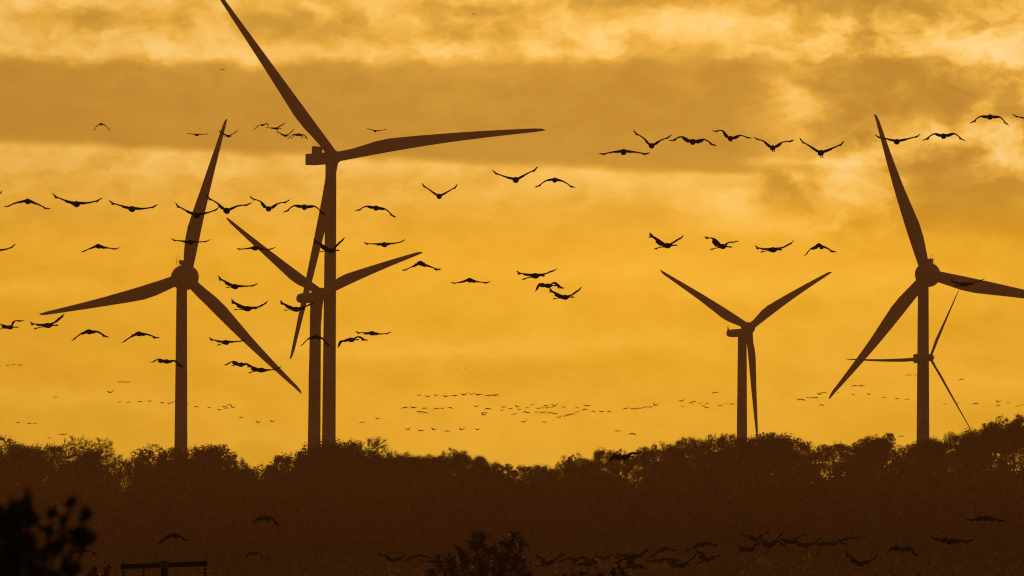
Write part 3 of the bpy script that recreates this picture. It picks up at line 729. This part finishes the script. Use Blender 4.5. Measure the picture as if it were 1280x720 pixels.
C("crane gliding in profile, third of four above the hanging-blade turbine", (966, 312), (955, 310.3), (943, 308), (981, 309), (993, 303.2), 46, 10, G4, legs=.05)
C("crane with wings pushed down, last of four above the hanging-blade turbine", (1023.7, 306.5), (1013.3, 311), (1006, 321.5), (1033.5, 309), (1045, 317), 20, 30, G4)
C("crane in profile passing the level blade of the doubled turbine", (1205.7, 355.3), (1197.5, 352.5), (1188, 350), (1218.5, 353.2), (1231, 350), 48, 12, G4, legs=.05)
# around the left turbines
C("crane cut off by the frame edge just above the lone turbine's lowered blade side", (-9, 314), (-24, 312), (-38, 312), (8, 311.2), (20.9, 306), 0, 10, G3)
C("lone crane with drooping wings above the long side blade of the lone turbine", (123, 307.6), (111, 311), (101.2, 316.5), (136.5, 310), (150.5, 311.7), 18, 14, G3)
C("crane with flat wings across the upright blade right above the lone turbine's mast", (237.5, 302.6), (225, 300.8), (213.2, 299.5), (250.5, 302.4), (264, 301.3), 20, 8, G3)
C("crane gliding over the raised blade of the smaller turbine beside the tallest", (318.7, 310), (307.5, 310.6), (295, 311.4), (332.5, 311.8), (345.7, 310.8), 25, 9, G3)
C("crane with steep V wings in front of the tallest turbine's tower", (413.7, 313.2), (403.2, 305), (390.5, 299.5), (422, 307), (433, 297.5), 38, 14, G3, neck=.02)
C("crane gliding flat past the tallest tower, above the smaller turbine's longer raised blade", (480.5, 305.6), (469, 304.6), (454, 304.4), (494, 304), (508, 301.3), 22, 9, G3)
C("crane with drooping wings just past the tip of the smaller turbine's raised blade", (525.5, 328.8), (515.5, 333), (502.5, 339.5), (537.5, 332.6), (552.5, 339), 18, 18, G3)
C("crane with flat M-shaped wings, next past the smaller turbine's blade tip crane", (587, 350), (574.5, 352.6), (563, 354.3), (599, 352.2), (614, 354), 20, 14, G3)
C("crane in profile with shallow raised wings, top of a close trio at centre", (668.7, 344.5), (657.5, 342), (644.5, 339.7), (683, 342.2), (697.5, 337.5), 44, 10, G3, legs=.1)
C("crane with hooked down wings, middle of a close trio at centre", (685, 357), (677.3, 354.3), (670, 365.5), (695.5, 353.2), (705.7, 363.2), 46, 22, G3)
C("crane in profile with raised wings, lowest of a close trio at centre", (706, 371.3), (697, 366), (685.5, 360.4), (718, 367.6), (728.7, 360), 46, 14, G3, legs=.03)
C("crane with curled wing cut by the frame edge below the lone turbine's blade tip", (11.9, 409), (4.6, 405.8), (-5, 405), (20.5, 400.8), (31.9, 402.2), 46, 18, G3, legs=.06)
C("crane in profile just under the side blade tip of the lone turbine", (59.4, 406.6), (49, 405.2), (36.2, 403.7), (73, 401.3), (82.7, 393.5), 46, 12, G3, legs=.1)
C("crane with bowed wings low beneath the lone turbine's side blade, outer of a pair", (111.2, 414.4), (101, 417), (89.4, 427.5), (124, 414.8), (137.5, 423.7), 20, 18, G3)
C("crane with bowed wings low beneath the lone turbine's side blade, inner of a pair", (173.7, 417), (162.5, 421.5), (152.5, 430), (186.5, 418.2), (200.7, 424.2), 20, 16, G3)
C("crane with down-curved wing overlapping the tower of the lone turbine", (208, 451.6), (198.5, 448.6), (188.7, 454.6), (220.5, 451.2), (229.5, 461.2), 28, 22, G3)
C("crane with V wings beside the lone turbine's hub, highest of three in a column", (293.7, 358), (283, 351.8), (271, 345.5), (309, 357.7), (323.7, 356.6), 26, 12, G3)
C("crane in profile beside the lone turbine's lower blade, second of three in a column", (309, 385.6), (299.5, 380.3), (287.5, 374.2), (325, 383.6), (337, 378), 42, 12, G3)
C("crane flying in front of the nacelle of the smaller turbine beside the tallest", (370, 386.4), (360, 381.2), (348.7, 375.7), (382.5, 383.4), (395, 378.7), 42, 12, G3)
C("crane near the lone turbine's lower blade, lowest of three in a column", (282.5, 427.8), (272.5, 425.8), (260, 422.5), (296, 427), (309.5, 425.3), 30, 10, G3, legs=.08)
C("crane with hooked down wings across the twin towers below both hubs", (395, 420.6), (385, 423.4), (376.7, 433.7), (404.5, 423.2), (412.5, 433.4), 18, 22, G3)
C("crane with one hooked wing, lower of the pair just past the twin towers", (438.7, 424.6), (428.5, 426.4), (423, 435.5), (450.5, 420.8), (460.7, 428), 42, 18, G3)
C("crane gliding flat, upper of the pair just past the twin towers", (465, 416.4), (456, 415.8), (443.7, 415.5), (477.5, 417.4), (490.5, 416.3), 28, 14, G3)
C("crane with arched wings, outer of the overlapping pair near the lone turbine's lower blade", (301, 455.6), (292, 451.4), (280.5, 458), (310.5, 455), (322, 462), 34, 18, G3)
C("crane with broad slanted wing, touching the lone turbine's lower blade, of an overlapping pair", (326, 462.4), (317.5, 458.4), (307, 454.5), (340, 462.2), (353.7, 460), 44, 18, G3, legs=.06)
C("lone crane silhouetted against the ridge treetops before the hanging-blade turbine", (781, 571.3), (770.5, 569.4), (762, 578), (792, 566), (802.5, 568.7), 38, 18, G5)
# low over the wood
C("lone crane with drooping wings flying just above the power pole", (216, 668), (206.5, 672), (198.7, 682), (226.5, 670.8), (236, 678), 12, 16, G5)
C("crane with arched wings, upper of the two flying past the power pole", (331, 646.8), (321.8, 648.4), (315.7, 655.5), (342, 649), (348.7, 658.7), 15, 16, G5)
C("crane with short drooping wings, lower of the two flying past the power pole", (317, 690.5), (311, 691.6), (308, 699.5), (325, 691.3), (330.5, 698), 10, 20, G5)
C("crane partly hidden below the blurred corner foliage", (100.5, 688), (93.5, 689.3), (85.3, 691.6), (113, 688.5), (123.7, 695.3), 12, 10, G5)
C("first crane of the low line before the bottom tree, one wing raised high", (491.6, 700), (482.5, 694.2), (470.5, 692.7), (498.5, 696.8), (507.5, 695.8), 0, 16, G5)
C("crane with dipped wing, second in the low line before the bottom tree", (513.5, 696.8), (509.2, 699), (505, 703.2), (519, 694.4), (525, 693), 10, 20, G5, span=1.7)
C("crane with bright lowered wing, third in the low line before the bottom tree", (524, 693.6), (517.5, 695), (509.5, 695.4), (532.6, 695.2), (541.6, 699.6), 10, 16, G5)
C("crane flying flat into the side of the bottom tree", (546, 701.8), (536.5, 701.4), (523.7, 700.8), (553.7, 702.6), (561, 701.4), 20, 8, G5)
C("crane with steep raised wings, first past the bottom tree", (687, 703), (678.7, 697.9), (668.6, 694.8), (696.3, 697.4), (703.9, 690.2), 26, 16, G5)
C("crane with one wing lowered, overlapping the first crane past the bottom tree", (684.5, 703.6), (677.2, 706.2), (668.2, 708.6), (696.6, 698.2), (708, 692.8), 20, 10, G5)
C("crane with hanging legs and one bowed wing, just before the russet twigs", (719.6, 699.6), (710.5, 697.4), (698.3, 703.9), (725.4, 697.4), (731, 696), 15, 12, G5, legs=.35, span=1.9)
C("crane with one wing raised steeply over the russet twigs", (738.5, 701), (732.5, 696), (724.5, 696.4), (743.8, 695.3), (749.7, 688), 25, 14, G5)
C("crane with one drooping wing above the russet twigs, next to the steep-winged one", (755.7, 697.2), (750, 694.8), (743.5, 694.8), (765.6, 693.6), (774.8, 699.6), 15, 14, G5)
C("crane flying level behind the russet twigs", (733, 704.6), (724.5, 704.3), (713.8, 704.6), (739.5, 704.4), (747, 704.8), 25, 7, G5, span=1.8)
C("large-winged crane past the russet twigs, one wing lowered and one raised", (790.6, 695.8), (782, 696.3), (769.3, 706.8), (799, 692.8), (813.6, 686.3), 25, 14, G5)
C("crane gliding flat behind the large-winged one past the russet twigs", (786.5, 693.6), (777.5, 694.1), (768.3, 692.4), (794.5, 692.4), (803.5, 693.4), 20, 8, G5, span=1.8)
C("lowest crane just past the russet twigs, one wing hooked down", (792.5, 708), (787.4, 705), (783.6, 705.6), (801.8, 706.2), (808.7, 713.3), 42, 22, G5, span=1.6)
C("crane with bowed wings rising above the middle of the low flock", (827.5, 686.6), (821.5, 690.6), (812.6, 698.6), (836.8, 685.2), (847.3, 689.4), 15, 10, G5)
C("crane with one level wing, beneath the bowed-wing crane of the low flock", (824.4, 700.6), (817, 700.3), (805.6, 700.6), (832, 697.6), (840.5, 699.4), 22, 14, G5)
C("crane with hooked wing, just past the level-winged one in the low flock", (839.4, 699.6), (834.3, 697.2), (827.8, 698.8), (848.7, 700), (852.6, 704.2), 26, 16, G5, span=1.8)
C("crane with shallow V wings at the bottom of the middle low flock", (852.4, 706.4), (843.6, 704.4), (832.5, 702.4), (861, 701.2), (872.4, 693.8), 34, 14, G5)
C("crane with sloping bright-tipped wings, highest before the dense low cluster", (876.6, 679.9), (867.4, 684.4), (857.5, 691), (888.2, 679.4), (898.2, 683.2), 15, 9, G5)
C("crane with thick raised curved wing just before the dense low cluster", (885.2, 699), (878.2, 690.8), (868, 688.4), (893, 695.2), (901.2, 695.3), 40, 20, G5, legs=.08)
C("top outer crane of the dense low cluster, both wings lifted", (944.8, 673.7), (937.3, 669.6), (925.6, 669), (954, 667.8), (962.4, 664.8), 15, 15, G5)
C("lower outer crane of the dense low cluster, in profile", (937.7, 686.7), (929.7, 684.4), (920.2, 683), (943.8, 683.2), (951.4, 678), 40, 14, G5, span=1.8)
C("crane with far wing hooked down at the core of the dense low cluster", (963.9, 680), (957.2, 675.9), (949.8, 672.1), (973, 676), (983.6, 684.5), 26, 18, G5, legs=.3)
C("crane with one wing raised steeply at the core of the dense low cluster", (962.3, 681), (956.7, 679.6), (948.6, 677.5), (969.6, 674), (980, 666.2), 25, 16, G5)
C("crane with level wings and a lifted tip, just past the low cluster core", (989.5, 676.6), (981, 674.2), (971.5, 673), (998.5, 671.6), (1007.5, 667.2), 30, 14, G5)
C("overlapped crane with a lifted wing tip, first of the low string past the cluster", (1007.3, 681.2), (999, 678), (989.5, 675.6), (1017, 678), (1028.3, 673), 30, 14, G5)
C("crane with hanging legs in the low string past the cluster", (1026.9, 679.6), (1019, 679.4), (1009.5, 679.4), (1036, 678), (1045, 676), 25, 12, G5, legs=.5)
C("crane with hooked wing near the far end of the low string", (1041.7, 679.8), (1037.4, 678.6), (1031.5, 677.6), (1050.6, 676.6), (1059, 682), 34, 20, G5, span=1.9)
C("crane with bright arched wing at the very end of the low string", (1056.6, 673.4), (1051.4, 675.2), (1045, 676), (1064, 671.2), (1075.4, 672.2), 30, 12, G5, span=1.9)
C("lone low crane with one long raised wing, beneath the end of the low string", (1075, 704.4), (1066.5, 697.8), (1055.2, 689.6), (1087, 700.6), (1098.4, 695.3), 15, 12, G5)
C("lone low crane with arched wings past the end of the low string", (1128.5, 685.8), (1118.3, 683), (1109.3, 693), (1139.5, 685), (1146.9, 697.4), 15, 18, G5)
C("lone low crane with straight level wings under the doubled turbine", (1187.5, 676.2), (1175.8, 674), (1162.6, 672.2), (1202, 676), (1217, 676.4), 10, 10, G5)
C("last low crane past the doubled turbine, higher up with shallow drooping wings", (1231, 647.3), (1220, 648.9), (1207, 650.6), (1245, 649), (1257.4, 652.3), 12, 12, G5)
print('crane distances', sorted(round(c[0]) for c in CRANES)[:5], sorted(round(c[0]) for c in CRANES)[-8:])

# ------------------------------------------------------------------ distant cranes
FP = {'V': crane_mesh((-.45, .30), (-.95, .62), (.45, .30), (.95, .62), 30, 1, 1, chord=1.25),
      'W': crane_mesh((-.5, .20), (-1.0, .30), (.48, .24), (.95, .55), 30, 2, 1, chord=1.25),
      'f': crane_mesh((-.5, .04), (-1.05, .05), (.5, .06), (1.05, .10), 30, 3, 1, chord=1.25),
      'g': crane_mesh((-.5, -.02), (-1.0, .02), (.5, .04), (1.05, .14), 30, 4, 1, chord=1.25),
      'A': crane_mesh((-.5, .02), (-.92, -.42), (.5, .02), (.92, -.42), 30, 5, 1, chord=1.25),
      'B': crane_mesh((-.5, .05), (-.98, -.22), (.5, .02), (.85, -.50), 30, 6, 1, chord=1.25)}
def flock(group, where, birds):
    birds = sorted(birds, reverse=max(b[0] for b in birds) < 220); n = len(birds)
    for i, (u, v, wd, sh) in enumerate(birds):
        full = {'V': 1.9, 'W': 1.95, 'f': 2.1, 'g': 2.05, 'A': 1.84, 'B': 1.83}[sh]
        Y = full / max(wd, 2.5) * F; Y0 = min(max(Y, 1500), 4300)
        o = bpy.data.objects.new('crane', FP[sh]); COL.objects.link(o)
        o.location = P(u, v, Y0); s_ = Y0 / Y; o.scale = (s_, s_, s_)
        o.rotation_euler = (0, R(((i * 37) % 13 - 6) * 1.2), R(-((i * 29) % 30)))
        wings = {'V': 'V wings', 'W': 'lifted wings', 'f': 'level wings', 'g': 'flattish wings', 'A': 'bowed wings', 'B': 'lopsided wings'}[sh]
        if n == 1: lb = 'tiny distant crane with %s, %s' % (wings, where)
        else: lb = 'tiny crane, %s, %s from the pole end, %s' % (wings, ORD[i], where)
        tag(o, lb, 'bird', group)
flock('specks of cranes at the top', 'specks in the bright top cloud', [(536.9, 24.8, 4, 'V'), (570, 18.9, 4, 'A'), (576.5, 18.4, 3, 'f'), (592.4, 18.1, 5, 'V')])
flock('specks of cranes at the top', 'alone in the dark cloud near the cut-off blade', [(278.5, 86.8, 7.5, 'W')])
flock('distant cranes before the lone turbine', 'flat row below the lone side blade', [(0.5, 457.5, 5, 'f'), (10.2, 456.8, 6.5, 'W'), (17.5, 455.9, 7, 'f'), (25.3, 456.2, 7.5, 'B')])
flock('distant cranes before the lone turbine', 'short row above the edge thicket', [(23.4, 527.8, 8, 'g'), (36.7, 529, 7, 'A'), (43.6, 529, 6, 'B')])
flock('distant cranes before the lone turbine', 'skimming the edge thicket treetops', [(14, 546, 5, 'A'), (61.3, 547.2, 6, 'A'), (77, 542.8, 8, 'A'), (82, 542.8, 8, 'W')])
flock('distant cranes before the lone turbine', 'alone under the side blade of the lone turbine', [(69, 496.2, 6, 'A')])
flock('distant cranes before the lone turbine', 'knot above the lone tower row', [(138.3, 490.4, 10, 'W'), (150, 477.6, 7, 'W'), (154.4, 477.3, 7, 'f'), (159.4, 477.4, 7, 'B')])
flock('distant cranes beside the lone tower', 'row reaching the lone tower', [(149.5, 502.2, 6, 'A'), (160.8, 502.5, 6.5, 'A'), (174.7, 501.6, 7.5, 'B'), (187.8, 501.6, 7, 'W'), (202.7, 503.2, 7.5, 'B'), (211.7, 504.8, 6, 'V'), (215.6, 503, 7, 'W')])
flock('distant cranes beside the lone tower', 'row leaving the lone tower', [(234.5, 505.4, 6, 'f'), (245.6, 508, 7, 'A'), (261.7, 509.3, 7, 'f'), (274.2, 511.8, 7, 'B'), (281.2, 508.4, 8, 'W'), (283.2, 509.8, 8, 'A'), (286.7, 505.9, 8, 'B'), (291.4, 509.6, 8, 'V'), (301.6, 521.4, 7, 'A'), (323.3, 528, 8, 'V'), (340.6, 527.2, 8, 'V')])
flock('distant cranes at centre', 'spaced row of six above the skyline', [(510.2, 537, 9, 'V'), (526.3, 538, 10.5, 'f'), (542.7, 537, 9, 'V'), (559, 538.6, 8, 'A'), (577.6, 537, 9, 'V'), (597.2, 536.8, 9, 'W')])
flock('distant cranes at centre', 'above the round bare tree', [(452.7, 527.6, 8, 'A'), (472, 522.8, 8, 'g')])
flock('distant cranes at centre', 'topmost row of twelve at centre', [(524, 494.6, 7, 'V'), (535.2, 495.2, 10, 'f'), (545.3, 494.6, 7, 'V'), (557.7, 495, 12, 'f'), (568.7, 494.2, 11, 'g'), (580.6, 493.4, 11, 'W'), (590, 492.7, 8, 'W'), (598.3, 493, 12, 'f'), (609.7, 494, 9, 'A'), (613.6, 493.2, 6, 'A'), (617.3, 494.2, 8, 'A'), (620.6, 493.2, 8, 'B')])
flock('distant cranes at centre', 'second row at centre', [(506.2, 509.2, 10, 'A'), (517.2, 509.3, 11, 'f'), (525.6, 514.6, 12, 'f'), (530.6, 510, 8, 'A'), (531.4, 515.6, 8, 'A'), (545.6, 510.3, 9, 'A'), (553.7, 510.2, 8, 'g'), (563, 509.4, 8, 'B')])
flock('distant cranes at centre', 'stragglers after the second row', [(595.4, 508.1, 8, 'W'), (605, 518.8, 9, 'V'), (606, 515.8, 9, 'f'), (609.8, 510.6, 10, 'A')])
flock('distant swarm of cranes', 'upper edge of the swarm', [(627.5, 512.7, 7, 'g'), (630, 509, 8, 'W'), (638.5, 510.6, 8, 'g'), (647.2, 508.6, 8, 'V'), (649.7, 511.5, 8, 'f'), (659.4, 509.4, 7, 'f'), (665.6, 506.4, 6, 'V'), (673, 510.2, 8, 'g'), (678, 509.7, 7, 'g'), (682.5, 506.9, 8, 'A'), (684.4, 509.8, 8, 'W'), (690, 509, 6, 'f'), (693.6, 507.4, 10, 'V'), (705.2, 509.2, 7, 'V'), (721.5, 509.8, 6, 'W'), (734.2, 506.9, 10, 'f')])
flock('distant swarm of cranes', 'lower edge of the swarm', [(642.6, 517.4, 9, 'f'), (656.6, 514.6, 8, 'A'), (660, 515.4, 9, 'f'), (671.2, 514.8, 8, 'g'), (678.4, 515.2, 9, 'A'), (683.8, 514.6, 6, 'g'), (687.6, 515.8, 8, 'A'), (693.6, 516.7, 9, 'f')])
flock('distant swarm of cranes', 'rising string ending the swarm', [(698.7, 521.6, 8, 'W'), (705.6, 520, 7, 'g'), (709.7, 518.6, 9, 'g'), (713.2, 517.6, 7, 'A'), (717.4, 517.2, 7, 'f'), (721.6, 514.8, 8, 'f'), (731, 511.5, 9, 'A'), (741.5, 513.9, 7, 'A'), (752.5, 514.4, 9, 'f'), (761.6, 514.2, 7, 'B')])
flock('distant swarm of cranes', 'pair under the swarm', [(654.8, 527.3, 9, 'W'), (680.3, 527.3, 7, 'B')])
flock('distant cranes before the hanging-blade turbine', 'pair above the treetop crane', [(772.2, 538.4, 8, 'A'), (790.8, 542, 11, 'A')])
flock('distant cranes before the hanging-blade turbine', 'tight string after the swarm', [(782.2, 510.3, 9, 'g'), (790.6, 511, 8, 'f'), (795, 510.5, 8, 'f'), (799, 510.1, 7, 'g'), (802, 510.2, 6, 'W'), (806.9, 508.6, 9, 'f'), (813.3, 508.5, 9, 'f'), (819.8, 506.6, 9, 'V')])
flock('distant cranes before the hanging-blade turbine', 'loose row before the hanging-blade tower', [(852.2, 501, 9, 'W'), (853.6, 508.4, 4.6, 'V'), (863.7, 503.2, 7, 'A'), (867.7, 501.6, 7, 'A'), (875.6, 503.7, 7, 'g'), (879.4, 507, 6, 'B'), (883, 509, 8, 'B'), (884.2, 504, 7, 'g'), (900.6, 506.5, 7, 'A'), (907.5, 504.6, 6, 'f'), (915, 504.8, 8, 'B')])
flock('distant cranes before the hanging-blade turbine', 'alone above the loose row before the hanging-blade tower', [(893.8, 490.3, 9, 'A')])
flock('distant cranes around the doubled turbine', 'string before the lowest blade tip', [(998.4, 499.6, 8, 'V'), (1003.4, 499.4, 9, 'A'), (1010, 496.7, 7, 'g'), (1015.6, 497.6, 7, 'V'), (1020, 496.6, 8, 'A'), (1024.6, 493, 8, 'V'), (1027.2, 491, 9, 'f'), (1027.2, 506, 8, 'A'), (1031, 490.7, 7, 'A')])
flock('distant cranes around the doubled turbine', 'row before the doubled tower', [(1047.5, 490.9, 5, 'g'), (1066.5, 492.9, 6, 'A'), (1086.6, 493, 7, 'V'), (1105, 496.4, 7, 'A'), (1121.9, 498.3, 8, 'f'), (1133.9, 498.7, 7, 'A')])
flock('distant cranes around the doubled turbine', 'pair under the small level blade', [(1068.5, 481.8, 9, 'A'), (1077, 482, 10, 'g')])
flock('distant cranes around the doubled turbine', 'three touching the doubled tower', [(1134.3, 468.6, 8, 'f'), (1138.9, 469.4, 4, 'W'), (1144.2, 468.6, 5, 'f')])
flock('distant cranes around the doubled turbine', 'alone skimming the ridge before the doubled tower', [(1126.2, 545, 8, 'B')])
flock('distant cranes around the doubled turbine', 'alone beside the small lowered blade', [(1201.9, 473.8, 8, 'A')])
flock('distant cranes around the doubled turbine', 'last row past the doubled tower', [(1180.6, 504.6, 6, 'f'), (1198, 503.7, 7, 'f'), (1219.4, 504.1, 9, 'A'), (1247.7, 506.4, 7, 'A'), (1248.2, 502.4, 8, 'V'), (1260.6, 503.5, 6, 'W'), (1272.7, 507.4, 7, 'f'), (1278.8, 506, 7, 'g')])
flock('specks of cranes at centre', 'faint specks above the centre rows', [(546, 462.2, 3, 'f'), (561.3, 460.3, 3, 'f'), (572.6, 460.4, 3.5, 'f'), (582.3, 461, 3, 'V'), (586.4, 459.6, 3.5, 'f')])
